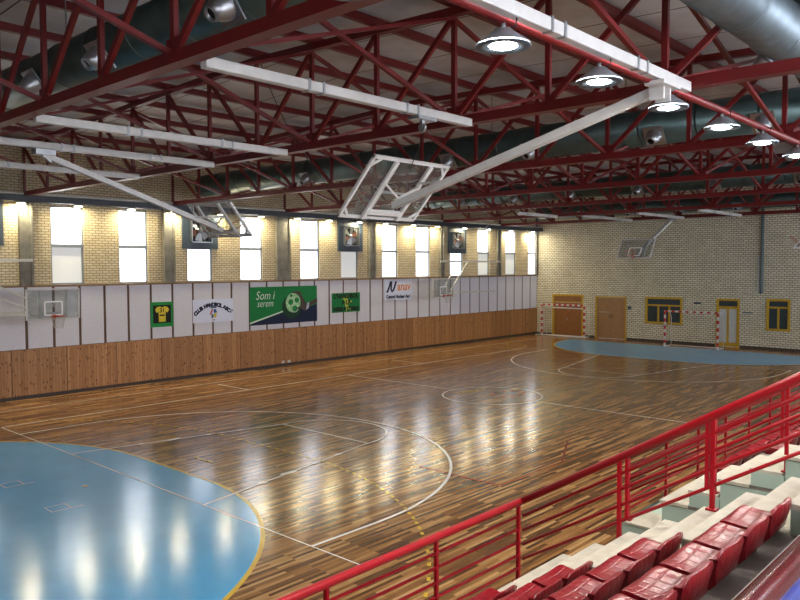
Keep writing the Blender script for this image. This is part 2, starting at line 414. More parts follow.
for y in (-5.18, 4.96): wl.append(line((-9.65, y), (-LX, y), .05, .012))
wl.append(line((-10.1, -19), (-10.1, 19.5), .035, .012))
for x0 in (-1.32, 1.03):
    wl.append(ringstrip([(x0-.18, -16.2), (x0+.18, -16.2), (x0+.18, -15.82), (x0-.18, -15.82)], .025, .012, True))
    wl.append(line((x0+.18, -15.82), (x0+.2, -15.6), .02, .012))
for m_ in wl: marks.append(mark(m_, 'court_line', M['white_line']))
# dashed free throw lines, seven metre marks
d = MB()
def dashes(Y, s, X0):
    pts = arcpts((X0+1.5, Y), 8.9, 0, 90*s, 34) + arcpts((X0-1.5, Y), 8.9, 90*s, 180*s, 34)
    big = []
    for i in range(len(pts)-1):
        a, b = Vector(pts[i]), Vector(pts[i+1]); n = max(1, round((b-a).length/.16))
        big += [a.lerp(b, k/n) for k in range(n)]
    for i in range(0, len(big)-2, 2):
        if abs(big[i].x) < 10.4: q = ringstrip([tuple(big[i]), tuple(big[i+1])], .06, .013); d.add(q.v, q.f)
dashes(-19.1, 1, 0); dashes(19.75, -1, -.55)
marks.append(mark(d, 'dashed_line', M['yellow_line']))
for a, b, w_ in (((-.4, -12.07), (.4, -12.07), .06), ((-.06, -15.0), (.06, -15.0), .1), ((-1, 12.7), (0, 12.7), .06)): marks.append(mark(line(a, b, w_, .014), 'penalty_mark', M['yellow_line']))
marks.append(mark(ringstrip(arcpts((-9.3, 14.2), 1.3, -60, 130, 24), .05, .006), 'corner_arc', M['yellow_line']))
# red lines of the small cross court
for a, b in (((4.3, -9.0), (6.6, -9.0)), ((6.6, -9.0), (6.6, -6.4)), ((6.6, -6.4), (5.6, -4.4))): marks.append(mark(line(a, b, .05, .01), 'red_line', M['red_line']))
# faded emblem in the centre circle
em = MB()
for i in range(9):
    x = -1.25+.02*i; y = -.55+.17*i; q = ringstrip([(x-.12, y-.02), (x+.14*(i % 2), y+.12), (x+.16, y+.02)], .07, .0062); em.add(q.v, q.f)
marks.append(mark(em, 'centre_lettering', M['pale_yellow']))
em = MB()
for i in range(12):
    t = i*.5236; q = fillpoly([(.12+.5*math.cos(t)+a*.16, .62+.75*math.sin(t)+b*.16) for a, b in ((0, 0), (1, .2), (.9, 1), (.1, .8))], .0061); em.add(q.v, q.f)
marks.append(mark(em, 'centre_emblem', M['orange_red']))
marks.append(mark(fillpoly([(.3+.2*math.cos(t*.7), .8+.24*math.sin(t*.7)) for t in range(9)], .0063), 'centre_emblem', M['slate']))
for o in marks:
    up_faces(o)

# ------------------------------------------------------------------ side wall with windows
WIN = [-18.7, -15.9, -13.1, -10.0, -7.4, -4.4, -1.72, 1.74, 4.4, 7.42, 10.17, 13.25, 16.0, 19.0, 21.7]
HW = {21.7: .42}
ZB, ZT, ZM = 4.06, 6.93, 5.49
wm = MB()
wm.box((W-.3, NY-.3, 0), (W, FY+.3, ZB)); wm.box((W-.3, NY-.3, ZT), (W, FY+.3, 9.3))
ys = [NY-.3]
for y in WIN: ys += [y-.61, y+.61]
ys.append(FY+.3)
for i in range(0, len(ys), 2):
    if ys[i+1] > ys[i]: wm.box((W-.3, ys[i], ZB), (W, ys[i+1], ZT))
wall_left = struct(wm.build('wall_left', M['brick_left']))
struct(MB().box((W, NY, .12), (W+.07, FY, 1.77)).build('trim_3', M['wainscot']))
struct(MB().box((W, NY, 1.77), (W+.028, FY, 3.99)).build('trim_4', M['batten']))
t1 = struct(MB().box((W, NY, 3.99), (W+.09, FY, 4.06)).build('trim_1', M['trim'], None, .008))
b1 = struct(MB().box((W+.0, NY, 0), (W+.06, FY, .12)).build('baseboard_left', M['base']))
FROST = {-10.0, 4.4, 16.0, 19.0}
FANS = [-13.1, -4.4, 4.4, 13.25]
for i, y in enumerate(WIN):
    root = bpy.data.objects.new('window_%d' % (i+1), None); COL.objects.link(root); root.location = (W-.12, y, ZB); struct(root)
    f = MB()
    for s in (-1, 1): f.box((W-.16, y+s*.61, ZB), (W-.06, y+s*.555, ZT))
    f.box((W-.16, y-.61, ZB), (W-.06, y+.61, ZB+.06)); f.box((W-.16, y-.61, ZT-.05), (W-.06, y+.61, ZT)); f.box((W-.16, y-.61, ZM-.06), (W-.03, y+.61, ZM+.06))
    f.build('window_frame', M['wframe'], root)
    MB().box((W-.13, y-.56, ZM+.05), (W-.12, y+.56, ZT-.04)).build('upper_pane', M['pane'], root)
    MB().box((W-.13, y-.56, ZB+.05), (W-.12, y+.56, ZM-.05)).build('lower_pane', M['frost'] if y in FROST else M['pane'], root)
# concrete columns
for y, w_ in ((-23.2, .46), (-17.35, .46), (-11.5, .46), (-5.9, .5), (.02, .84), (5.95, .5), (11.75, .36), (17.5, .4), (22.0, .24)):
    c = MB().box((W, y-w_/2, 4.06), (W+.1, y+w_/2, 7.0))
    for k in (-1, 1): c.box((W+.1, y+k*w_/2, 4.06), (W+.16, y+k*(w_/2-.09), 7.0))
    struct(c.build('concrete_column', M['concrete'], None, .01))
# dark eaves beam with spot lights below
bm_ = MB().box((W, NY, 7.0), (W+.5, FY, 7.22))
struct(bm_.build('eaves_beam', M['beam'], None, .01))
ep = MB().tube([(W+.3, NY+.1, 7.29), (W+.3, FY-.05, 7.29)], .05, 10)
tag(ep.build('conduit_pipe', M['white']), 'long pale pipe lying on top of the dark beam above windows', 'pipe')
LAMPY = [-17.7, -15.7, -13.65, -11.75, -9.72, -7.66, -5.78, -3.55, -1.44, .66, 2.7, 4.76, 6.7, 8.95, 11.04, 13.58, 16.0, 18.45, 21.05]
for i, y in enumerate(LAMPY):
    x = W+.36
    r = thing('spot_lamp', '%s round spot lamp from the far corner, under the dark beam above the windows' % ORD[len(LAMPY)-1-i], 'lamp', (x, y, 6.94), 'spot lamps under the beam on the window wall')
    MB().cone((x, y, 7.0), (0, 0, -1), [(0, .08), (.02, .15), (.075, .17), (.078, .15), (.06, .14)], 20).build('housing', M['white'], r)
    MB().cone((x, y, 6.935), (0, 0, -1), [(0, .145), (.012, .13), (.02, .06)], 20, True, True).build('lens', M['spot'], r)
# acoustic panels
k0, k1 = -16, 25
pe = [(-1.9+.965*k, -1.9+.965*(k+1)) for k in range(k0, k1)]
pe = [(a, min(b, FY-.0)) for a, b in pe if a < FY-.2]
for i, (a, b) in enumerate(pe):
    o = MB().box((W+.03, a+.05, 1.79), (W+.06, b-.05, 3.985)).build('acoustic_panel', M['panel'], None, .006)
    tag(o, 'white acoustic wall panel below the windows, %s from the far corner' % ORD[len(pe)-1-i], 'wall panel', 'white acoustic panels between dark battens on the side wall')
# floor sockets on the boards
for y, w_ in ((-.05, 'left'), (.31, 'right')):
    o = MB().box((W+.07, y-.09, .14), (W+.1, y+.09, .26)).build('wall_socket', M['white'], None, .01)
    tag(o, '%s one of two small white sockets low on the pine boards' % w_, 'socket', 'white sockets on the pine boards')

# ventilators in steel panels
for i, y in enumerate(FANS):
    lab = ['dark steel fan panel at the left edge of the photo', 'dark steel fan panel behind the folded backboard', 'dark steel fan panel above the frosted window', 'dark steel fan panel above the wall hoop'][i]
    r = thing('ventilator', lab + ', fan in a square frame', 'fan', (W, y, 5.45), 'ventilators in the upper windows')
    zc = 6.22
    p = MB()
    q0, q1, z0, z1 = y-.5, y+.5, zc-.5, zc+.5
    p.box((W-.02, y-.86, 5.45), (W+.08, q0, 6.99)); p.box((W-.02, q1, 5.45), (W+.08, y+.86, 6.99)); p.box((W-.02, q0, 5.45), (W+.08, q1, z0)); p.box((W-.02, q0, z1), (W+.08, q1, 6.99))
    p.build('steel_panel', M['steel_blue'], r)
    f = MB()
    for s in (-1, 1): f.box((W-.05, y+s*.5, z0), (W+.22, y+s*.46, z1)); f.box((W-.05, y-.5, zc+s*.5), (W+.22, y+.5, zc+s*.46))
    f.build('square_frame', M['alu'], r)
    MB().box((W-.06, y-.48, z0+.02), (W-.03, y+.48, z1-.02)).build('back_plate', M['dark'], r)
    MB().cone((W+.02, y, zc), (1, 0, 0), [(0, .1), (.1, .1), (.13, .05)], 16, True, True).build('hub', M['alu'], r)
    for k in range(6):
        a = k*PI/3+.3; bl = MB(); ca, sa = math.cos(a), math.sin(a)
        pts = []
        for rr, wd in ((.09, .05), (.25, .11), (.43, .14)):
            for e in (-1, 1): pts.append((W+.06+e*wd*.35, y+ca*rr-sa*wd*e, zc+sa*rr+ca*wd*e))
        bl.add(pts + [(x+.008, a1, b1_) for x, a1, b1_ in pts], [(0,1,3,2),(2,3,5,4),(6,8,9,7),(8,10,11,9),(0,2,8,6),(2,4,10,8),(1,7,9,3),(3,9,11,5),(4,5,11,10),(0,6,7,1)])
        bl.build('blade', M['blade'] if k % 3 == 0 else M['alu'], r)
    g = MB()
    for k in range(-2, 3): g.tube([(W+.2, y+k*.16, z0+.03), (W+.2, y+k*.16, z1-.03)], .006, 6)
    g.build('guard', M['grey'], r)

# ------------------------------------------------------------------ signs on the panels
SX = W+.0595
def wallmap(x0, y0, z0):
    return lambda u, v, w: (x0+w, y0+u, z0+v)
# 1 framed jersey
y0, y1, z0, z1 = -6.75, -5.76, 2.25, 3.27
r = thing('jersey_poster', 'small poster of a yellow sports shirt on black in a green frame', 'poster', (SX, (y0+y1)/2, z0))
MB().box((SX, y0, z0), (SX+.02, y1, z1)).build('frame', M['frame_green'], r)
mp = wallmap(SX+.02, (y0+y1)/2, (z0+z1)/2)
MB().poly([(-.4, -.35), (.4, -.35), (.4, .38), (-.4, .38)], mp, .003).build('black_ground', M['ink_black'], r)
mp2 = wallmap(SX+.0235, (y0+y1)/2, (z0+z1)/2)
MB().poly([(-.15,-.3),(.15,-.3),(.16,.12),(.24,.07),(.31,.19),(.24,.3),(.09,.33),(.05,.29),(-.05,.29),(-.09,.33),(-.24,.3),(-.31,.19),(-.24,.07),(-.16,.12)], mp2, .003).build('shirt', M['ink_yellow'], r)
mp3 = wallmap(SX+.0275, (y0+y1)/2, (z0+z1)/2)
b = MB(); b.mesh(text_mesh('31', .24, 0, .006), lambda x, y, z: mp3(x, y+.16, z)); b.build('number', M['ink_black'], r)
MB().poly([(-.12, -.06), (.12, -.06), (.12, 0), (-.12, 0)], mp3, .002).build('chest_band', M['ink_black'], r)
# 2 club banner
y0, y1, z0, z1 = -4.82, -2.8, 2.31, 3.3
r = thing('club_banner', 'white banner with an arched club name over a small crest', 'banner', (SX, (y0+y1)/2, z0))
MB().box((SX, y0, z0), (SX+.012, y1, z1)).build('sheet', M['sign_white'], r)
mp = wallmap(SX+.014, (y0+y1)/2, (z0+z1)/2)
s_ = 'CLUB HANDBOL ASC\u00d3'; b = MB(); R_ = 1.25; cz = -1.0
wd = {'C': 1, 'L': .8, 'U': 1, 'B': .95, ' ': .6, 'H': 1, 'A': 1, 'N': 1.05, 'D': 1.02, 'O': 1.1, 'S': .9, '\u00d3': 1.1}
tot = sum(wd[c] for c in s_); ang = 1.66; a = ang/2
for c in s_:
    st = ang*wd[c]/tot; t = a - st/2; a -= st
    if c == ' ': continue
    me = text_mesh(c, .22, 0, .018)
    ct, st_ = math.cos(t), math.sin(t)
    b.mesh(me, lambda x, y, z, ct=ct, st_=st_: mp(-(R_+y)*st_ + x*ct, cz+(R_+y)*ct + x*st_, z))
b.build('lettering', M['ink_navy'], r)
for nm, pts, mt in (('crest_crown', [(-.14,.1),(.14,.1),(.18,.22),(.09,.18),(0,.24),(-.09,.18),(-.18,.22)], 'ink_slate'),
                    ('crest_patch', [(-.2,-.18),(-.12,-.16),(-.02,.06),(-.08,.08)], 'ink_red'), ('crest_patch', [(0,-.34),(.13,-.26),(.17,-.1),(.02,-.14)], 'ink_yellow'),
                    ('crest_patch', [(-.01,.04),(.09,.07),(.19,-.08),(.02,-.12)], 'ink_blue'), ('crest_patch', [(-.12,-.3),(-.02,-.34),(0,-.16),(-.1,-.14)], 'ink_slate'), ('crest_patch', [(-.06,-.42),(.06,-.42),(.06,-.39),(-.06,-.39)], 'ink_navy')):
    MB().poly(pts, mp, .003).build(nm, M[mt], r)
# 3 green banner with ball and hand
y0, y1, z0, z1 = -1.9, 2.1, 2.02, 3.76
r = thing('ball_banner', 'large green banner with white handwriting and a hand gripping a ball', 'banner', (SX, (y0+y1)/2, z0))
MB().box((SX, y0, z0), (SX+.012, y1, z1)).build('sheet', M['sign_green'], r)
def mpz(w): return wallmap(SX+.012+w, (y0+y1)/2, (z0+z1)/2)
MB().poly([(-2.0,-.87),(2.0,-.87),(2.0,-.02),(1.3,-.2),(.2,-.28),(-1.98,-.81)], mpz(.001), .002).build('dark_ground', M['ink_navy'], r)
MB().poly([(-2.0,-.80),(0.1,-.27),(.1,-.22),(-2.0,-.73)], mpz(.002), .002).build('white_stripe', M['ink_white'], r)
b = MB(); b.mesh(text_mesh('Som i', .55, .25, -.004), lambda x, y, z: mpz(.003)(x*.85-1.15, y+.46, z)); b.mesh(text_mesh('serem', .46, .25, -.004), lambda x, y, z: mpz(.003)(x*.8-1.15, y+.1, z))
b.build('handwriting', M['ink_white'], r)
def ell(cx, cy, a, b_, n=20): return [(cx+a*math.cos(2*PI*i/n), cy+b_*math.sin(2*PI*i/n)) for i in range(n)]
MB().poly(ell(.42, -.1, .58, .56, 28), mpz(.003), .002).build('ball_shade', M['shadow_green'], r)
MB().poly(ell(.5, .08, .45, .46, 28), mpz(.005), .002).build('ball', M['ball_green'], r)
for cx, cy, q in ((.35, .12, .17), (.72, .2, .16), (.6, -.2, .18), (.38, .42, .1)):
    MB().poly(ell(cx, cy, q, q*.9, 9), mpz(.007), .002).build('ball_patch', M['frame_green'], r)
    q2 = ringstrip(ell(cx, cy, q*1.05, q*.95, 9), .03, 0, True); m_ = MB(); m_.add([mpz(.009)(v.x, v.y, 0) for v in q2.v], q2.f); m_.build('ball_seam', M['ink_white'], r)
MB().poly([(2.0,.05),(1.55,-.12),(1.25,-.35),(.95,-.2),(.68,-.25),(.7,-.17),(.95,-.08),(.98,.1),(.88,.42),(.62,.52),(.4,.56),(.62,.64),(.92,.6),(1.12,.3),(1.28,.02),(1.55,.1),(2.0,.28)], mpz(.01), .002).build('hand_print', M['hand'], r)
MB().poly([(1.28,-.3),(1.46,-.2),(1.5,.08),(1.36,.04)], mpz(.012), .002).build('wristband_print', M['band'], r)
# 4 green slogan banner
y0, y1, z0, z1 = 3.08, 5.05, 2.36, 3.34
r = thing('slogan_banner', 'green banner with three lines of black capitals over a yellow player', 'banner', (SX, (y0+y1)/2, z0))
MB().box((SX, y0, z0), (SX+.012, y1, z1)).build('sheet', M['sign_green'], r)
MB().poly([(-.05,-.47),(.02,-.3),(-.1,-.12),(-.05,.05),(-.25,.2),(-.3,.36),(-.2,.3),(-.02,.16),(.02,.3),(.0,.42),(.1,.4),(.12,.22),(.1,.05),(.2,.02),(.36,.1),(.42,.04),(.2,-.08),(.1,-.1),(.2,-.26),(.34,-.3),(.32,-.38),(.1,-.34),(.06,-.42)], mpz(.001), .002).build('player_print', M['ink_lime'], r)
b = MB()
for s_, v, sz in (("L'HANDBOL", .32, .31), ('A LA', 0, .3), ("RIBERA D'EBRE", -.33, .27)): b.mesh(text_mesh(s_, sz, 0, .014), lambda x, y, z: mpz(.004)(x, y+v, z))
b.build('lettering', M['ink_black'], r)
# 5 white sponsor sign
y0, y1, z0, z1 = 6.94, 9.13, 2.84, 3.97
r = thing('sponsor_sign', 'white sign with orange letters, a navy swoosh and a navy second line', 'sign', (SX, (y0+y1)/2, z0))
MB().box((SX, y0, z0), (SX+.012, y1, z1)).build('sheet', M['sign_white'], r)
b = MB()
sw = [(-.98,-.08),(-.9,-.1),(-.78,.12),(-.66,.42),(-.58,.44),(-.6,.3),(-.62,.02),(-.55,-.1),(-.4,.02),(-.25,.36),(-.2,.46)]
q2 = ringstrip(sw, .13, 0); b.add([mpz(.002)(v.x, v.y, 0) for v in q2.v], q2.f); b.build('swoosh', M['ink_navy'], r)
b = MB(); b.mesh(text_mesh('anav', .66, 0, .012), lambda x, y, z: mpz(.003)(x*.92+.42, y+.16, z)); b.build('lettering', M['ink_orange'], r)
b = MB(); b.mesh(text_mesh('Central Nuclear Asc\u00f3', .25, 0, .012), lambda x, y, z: mpz(.003)(x*.9, y-.38, z)); b.build('lower_lettering', M['ink_navy'], r)

# ------------------------------------------------------------------ far wall
OPEN = []   # (x0, x1, z0, z1) openings cut in the far wall
D1 = (-10.72, -8.47, 0, 2.74); D2 = (-7.54, -5.47, 0, 2.68); D3 = (.12, 1.35, 0, 2.74); W1 = (-4.17, -1.92, 1.14, 2.74); W2 = (2.83, 4.0, 1.08, 2.8)
fwl = MB(); ops = sorted([D1, D2, D3, W1, W2]); x = W-.3
for o in ops:
    fwl.box((x, FY, 0), (o[0], FY+.3, 9.6))
    if o[2] > 0: fwl.box((o[0], FY, 0), (o[1], FY+.3, o[2]))
    fwl.box((o[0], FY, o[3]), (o[1], FY+.3, 9.6)); x = o[1]
fwl.box((x, FY, 0), (RX+.3, FY+.3, 9.6))
wall_far = struct(fwl.build('wall_far', M['brick_far']))
sk = MB(); x = W
for o in [D1, D2, D3]: sk.box((x, FY-.03, 0), (o[0]-.07, FY, .14)); x = o[1]+.07
sk.box((x, FY-.03, 0), (RX, FY, .14)); struct(sk.build('baseboard_far', M['base']))
def framed(name, o, mat, w=.09):
    root = bpy.data.objects.new(name, None); COL.objects.link(root); root.location = ((o[0]+o[1])/2, FY+.05, o[2]); struct(root)
    f = MB(); x0, x1, z0, z1 = o
    f.box((x0-.03, FY-.04, z0), (x0+w, FY+.16, z1+.03)); f.box((x1-w, FY-.04, z0), (x1+.03, FY+.16, z1+.03)); f.box((x0+w, FY-.04, z1-w), (x1-w, FY+.16, z1+.03))
    if z0 > 0: f.box((x0-.05, FY-.06, z0-.02), (x1+.05, FY+.16, z0+w))
    f.build('frame', mat, root); return root
r = framed('door_1', D1, M['yellow'])
MB().box((D1[0]+.09, FY+.03, 2.28), (D1[1]-.09, FY+.08, 2.65)).build('top_panel', M['door_wood'], r)
MB().box((D1[0]+.09, FY+.02, 2.22), (D1[1]-.09, FY+.09, 2.28)).build('rail', M['yellow'], r)
xm = (D1[0]+D1[1])/2
for s in (-1, 1):
    lf = MB().box((xm+s*.006, FY+.03, .01), (xm+s*(xm-D1[0]-.095), FY+.08, 2.21)).build('leaf', M['door_wood'], r)
    if s > 0: MB().box((xm-.07, FY+.0, 1.0), (xm-.04, FY+.03, 1.18)).box((xm-.13, FY-.03, 1.12), (xm-.04, FY-.01, 1.14)).build('handle', M['alu'], lf)
r = framed('door_2', D2, M['yellow'], .06)
xm = (D2[0]+D2[1])/2
for s in (-1, 1):
    lf = MB().box((xm+s*.006, FY+.03, .01), (xm+s*(xm-D2[0]-.065), FY+.08, 2.61)).build('leaf', M['door_pale'], r)
    MB().box((xm+s*.06, FY+.0, 1.35), (xm+s*.09, FY+.03, 1.55)).build('handle', M['black'], lf)
    if s < 0: MB().box((D2[0]+.2, FY+.022, 1.68), (xm-.08, FY+.03, 1.71)).build('push_bar', M['alu'], lf)
r = framed('door_3', D3, M['yellow'])
xm = (D3[0]+D3[1])/2
MB().box((D3[0]+.09, FY+.02, 2.25), (D3[1]-.09, FY+.09, 2.33)).build('rail', M['yellow'], r)
MB().box((D3[0]+.09, FY+.05, 2.33), (D3[1]-.09, FY+.07, 2.65)).build('transom_glass', M['dglass'], r)
for s in (-1, 1):
    xo = xm+s*(xm-D3[0]-.09)
    lf = MB().box((xm+s*.004, FY+.02, .01), (xm+s*.06, FY+.08, 2.25)).box((xo-s*.05, FY+.02, .01), (xo, FY+.08, 2.25)).box((xm+s*.06, FY+.02, .01), (xo-s*.05, FY+.08, .25)).box((xm+s*.06, FY+.02, 2.17), (xo-s*.05, FY+.08, 2.25)).build('leaf', M['yellow'], r)
    MB().box((xm+s*.06, FY+.04, .25), (xo-s*.05, FY+.06, 2.17)).build('panel', M['wpanel'], lf)
def far_window(name, o, n, trans):
    r = framed(name, o, M['yellow'], .1); x0, x1, z0, z1 = o; xi0, xi1 = x0+.1, x1-.1; zt = z1-.1-trans
    f = MB().box((xi0, FY+.0, zt-.1), (xi1, FY+.12, zt))
    for k in range(1, n): xx = xi0+(xi1-xi0)*k/n; f.box((xx-.05, FY+.0, z0+.1), (xx+.05, FY+.12, zt-.1))
    f.build('mullion', M['yellow'], r)
    for k in range(n):
        a = xi0+(xi1-xi0)*k/n+(.05 if k else 0); b_ = xi0+(xi1-xi0)*(k+1)/n-(.05 if k < n-1 else 0)
        MB().box((a, FY+.06, z0+.1), (b_, FY+.08, zt-.1)).build('pane', M['dglass'], r)
    MB().box((xi0, FY+.06, zt), (xi1, FY+.08, z1-.1)).build('transom_pane', M['dglass'], r)
    return r
far_window('window_%d' % (len(WIN)+1), W1, 3, .34); far_window('window_%d' % (len(WIN)+2), W2, 2, .3)
# fittings on the far wall
p = MB().tube([(2.55, FY-.0852, 8.6), (2.55, FY-.0852, 3.35), (2.55, FY-.0852, 3.12)], .085, 12)
tag(p.build('drain_pipe', M['pipe']), 'thick grey vertical pipe on the far brick wall above the yellow door', 'pipe')
p = MB().tube([(2.36, FY-.0452, 5.2), (2.36, FY-.0452, 3.1), (1.6, FY-.0452, 3.1)], .045, 8)
tag(p.build('conduit_pipe', M['white']), 'thin white L-shaped pipe beside the thick grey pipe', 'pipe')
r = thing('bulkhead_lamp', 'small dark oval lamp on the far wall between yellow window and door', 'lamp', (-.97, FY-.12, 2.4))
MB().box((-1.2, FY-.12, 2.42), (-.78, FY+.003, 2.52)).build('body', M['steel_blue'], r, .03); MB().box((-1.12, FY-.1, 2.39), (-.86, FY-.02, 2.42)).build('lens', M['grey'], r)
o = MB().box((-5.33, FY-.04, 1.92), (-5.12, FY, 2.12)).build('switch_box', M['steel_blue'], None, .01); tag(o, 'small dark green box on the wall right of the pale double door', 'switch box')
o = MB().box((1.55, FY-.02, 1.98), (2.1, FY+.003, 2.06)).build('door_plate', M['pipe'], None, .004); tag(o, 'narrow grey plate on the brick right of the yellow double door', 'plate')
p = MB().box((W+.02, FY-.14, 4.1), (W+.1, FY-.02, 8.9)); struct(p.build('trim_2', M['pipe']))
p = MB().box((.0, FY-.02, 7.7), (.06, FY-.0, 7.75))

# ------------------------------------------------------------------ hidden walls, windows added on the right for light, roof
RW = [NY+1.6+2.9*k for k in range(17)]
m = MB().box((RX, NY-.3, 0), (RX+.3, FY+.3, 5.2)).box((RX, NY-.3, 7.6), (RX+.3, FY+.3, 9.6)); ya = NY-.3
for y in RW: m.box((RX, ya, 5.2), (RX+.3, y-.95, 7.6)); ya = y+.95
m.box((RX, ya, 5.2), (RX+.3, FY+.3, 7.6)); struct(m.build('wall_right', M['wall_plain']))
for i, y in enumerate(RW):  # unseen windows, added to light the stand and the window wall
    root = bpy.data.objects.new('window_%d' % (len(WIN)+3+i), None); COL.objects.link(root); root.location = (RX+.12, y, 5.2); struct(root)
    f = MB()
    for q in (-1, 1): f.box((RX+.06, y+q*.95, 5.2), (RX+.16, y+q*.89, 7.6))
    f.box((RX+.06, y-.95, 5.2), (RX+.16, y+.95, 5.26)); f.box((RX+.06, y-.95, 7.54), (RX+.16, y+.95, 7.6)); f.box((RX+.06, y-.03, 5.2), (RX+.16, y+.03, 7.6))
    f.build('window_frame', M['wframe'], root)
    MB().box((RX+.12, y-.9, 5.25), (RX+.13, y+.9, 7.55)).build('window_pane', M['fill_pane'], root)
struct(MB().box((W-.3, NY-.3, 0), (RX+.3, NY, 9.6)).build('wall_near', M['wall_plain']))
def roofz(x): return topz(x)+.30
c = MB(); x0, x1 = W-.4, RX+.4
c.add([(x0, NY-.4, roofz(x0)), (RIDGE, NY-.4, roofz(RIDGE)), (x1, NY-.4, roofz(x1)), (x0, FY+.4, roofz(x0)), (RIDGE, FY+.4, roofz(RIDGE)), (x1, FY+.4, roofz(x1))] +
      [(x0, NY-.4, roofz(x0)+.2), (RIDGE, NY-.4, roofz(RIDGE)+.2), (x1, NY-.4, roofz(x1)+.2), (x0, FY+.4, roofz(x0)+.2), (RIDGE, FY+.4, roofz(RIDGE)+.2), (x1, FY+.4, roofz(x1)+.2)],
      [(0,3,4,1),(1,4,5,2),(6,7,10,9),(7,8,11,10),(0,1,7,6),(1,2,8,7),(3,9,10,4),(4,10,11,5),(0,6,9,3),(2,5,11,8)])
struct(c.build('ceiling', M['ceiling']))

# ------------------------------------------------------------------ roof trusses
TY = [-22.75, -17.1, -11.55, -5.75, .05, 5.85, 11.65, 17.45]
XK = {k: 1.6+1.92*k for k in range(-7, 10)}
TNAME = ['hidden', 'nearest', 'second', 'third', 'fourth', 'fifth', 'sixth', 'farthest']
BZ = 7.28
def make_truss(y, label):
    r = thing('roof_truss', label, 'truss', (RIDGE, y, 7.2), 'red steel trusses under the roof')
    m = MB()
    for s in (-.05, .05): m.bar((XK[-7]-.1, y+s, BZ), (XK[8], y+s, BZ), .075, .16)
    m.bar((XK[-7]-.1, y, BZ-.07), (XK[8], y, BZ-.07), .2, .02); m.build('bottom_chord', M['red'], r)
    m = MB()
    for a, b in ((XK[-7]-.1, RIDGE), (RIDGE, XK[8])): m.bar((a, y, topz(a)), (b, y, topz(b)), .16, .14)
    m.build('top_chord', M['red'], r)
    for k in range(-7, 9): MB().bar((XK[k], y, BZ+.05), (XK[k], y, topz(XK[k])-.04), .09, .07).build('vertical', M['red'], r)
    for k in range(0, 8): MB().bar((XK[k], y, BZ+.06), (XK[k+1], y, topz(XK[k+1])-.06), .09, .07, (0, 1, 0)).build('diagonal', M['red'], r)
    for k in range(-6, 1): MB().bar((XK[k], y, BZ+.06), (XK[k-1], y, topz(XK[k-1])-.06), .09, .07, (0, 1, 0)).build('diagonal', M['red'], r)
    for k in range(-6, 8, 1):
        if k % 2: MB().box((XK[k]-.17, y-.015, BZ+.05), (XK[k]+.17, y+.015, BZ+.27)).build('gusset_plate', M['red'], r)
    return r
tr0 = make_truss(TY[0], 'red steel roof truss above the gallery behind the viewer')
for i in range(1, 8):
    c = copy_tree(tr0); c.location = (RIDGE, TY[i], 7.2)
    c['label'] = ('%s red steel roof truss from the viewer, spanning the hall across the court' % TNAME[i]) if i < 7 else 'farthest red steel roof truss, just in front of the far brick wall'
for j, k in enumerate(range(-7, 9)):
    x = XK[k]; z = topz(x)+.16
    o = MB().bar((x, NY+.05, z), (x, FY-.02, z), .12, .16).build('purlin', M['red'])
    tag(o, 'red roof purlin running the length of the hall, %s from the window wall' % ORD[j], 'purlin', 'red purlins under the roof sheets')
cnt = 0
for i in range(7):
    for j, k in enumerate((-5, -3, -1, 1, 3, 5)):
        if i == 0 and k < 1: continue
        x = XK[k]; ya, yb = TY[i], TY[i+1]; ym = (ya+yb)/2
        r = thing('cross_brace', 'red crossed braces between the %s and %s trusses, %s pair from the window wall' % (TNAME[i], TNAME[i+1], ORD[j]), 'brace', (x, ym, 7.3), 'red cross braces between the trusses')
        MB().bar((x-.03, ya+.05, topz(x)-.12), (x-.03, yb-.05, BZ+.08), .07, .07).build('diagonal_bar', M['red'], r)
        MB().bar((x+.05, ya+.05, BZ+.08), (x+.05, yb-.05, topz(x)-.12), .06, .06).build('diagonal_bar', M['red'], r)
o = MB().tube([(11.48, NY+.1, 7.14), (11.48, FY-.05, 7.14)], .055, 12).build('tie_rail', M['red'])
tag(o, 'long red tube above the stand from which the wide lamps hang', 'rail')

# hanging lamps
HL = [-18.08, -16.0, -14.05, -12.08, -10.05, -8.04, -5.9, -3.9, -1.9]
for i, y in enumerate(HL):
    x = 11.48; z = 6.88
    r = thing('hanging_lamp', '%s bright wide lamp hanging from the red tube, counted from the viewer' % ORD[i], 'lamp', (x, y, z), 'bright lamps hanging above the stand')
    m = MB(); pr = [(.0, .265), (.018, .265), (.035, .235), (.09, .16), (.13, .105), (.155, .08), (.158, .0)]
    m.cone((x, y, z-.005), (0, 0, 1), pr, 28); m.build('reflector', M['reflector'], r)
    MB().cone((x, y, z-.012), (0, 0, -1), [(0, .27), (.01, .265), (.012, .205), (.004, .14)], 28).build('rim_ring', M['steel_blue'], r)
    MB().cone((x, y, z-.0), (0, 0, -1), [(0, .145), (.014, .132), (.03, .08), (.034, 0.001)], 28, True).build('lens', M['lamp'], r)
    MB().tube([(x, y, z+.15), (x, y, 7.088)], .025, 8).build('stem', M['grey'], r)
    MB().tube([(x+.02, y+.02, z+.15), (x+.1, y+.08, z+.18), (x+.12, y+.05, z+.25), (x+.05, y+.2, 7.14)], .008, 6).build('flex', M['cable'], r)

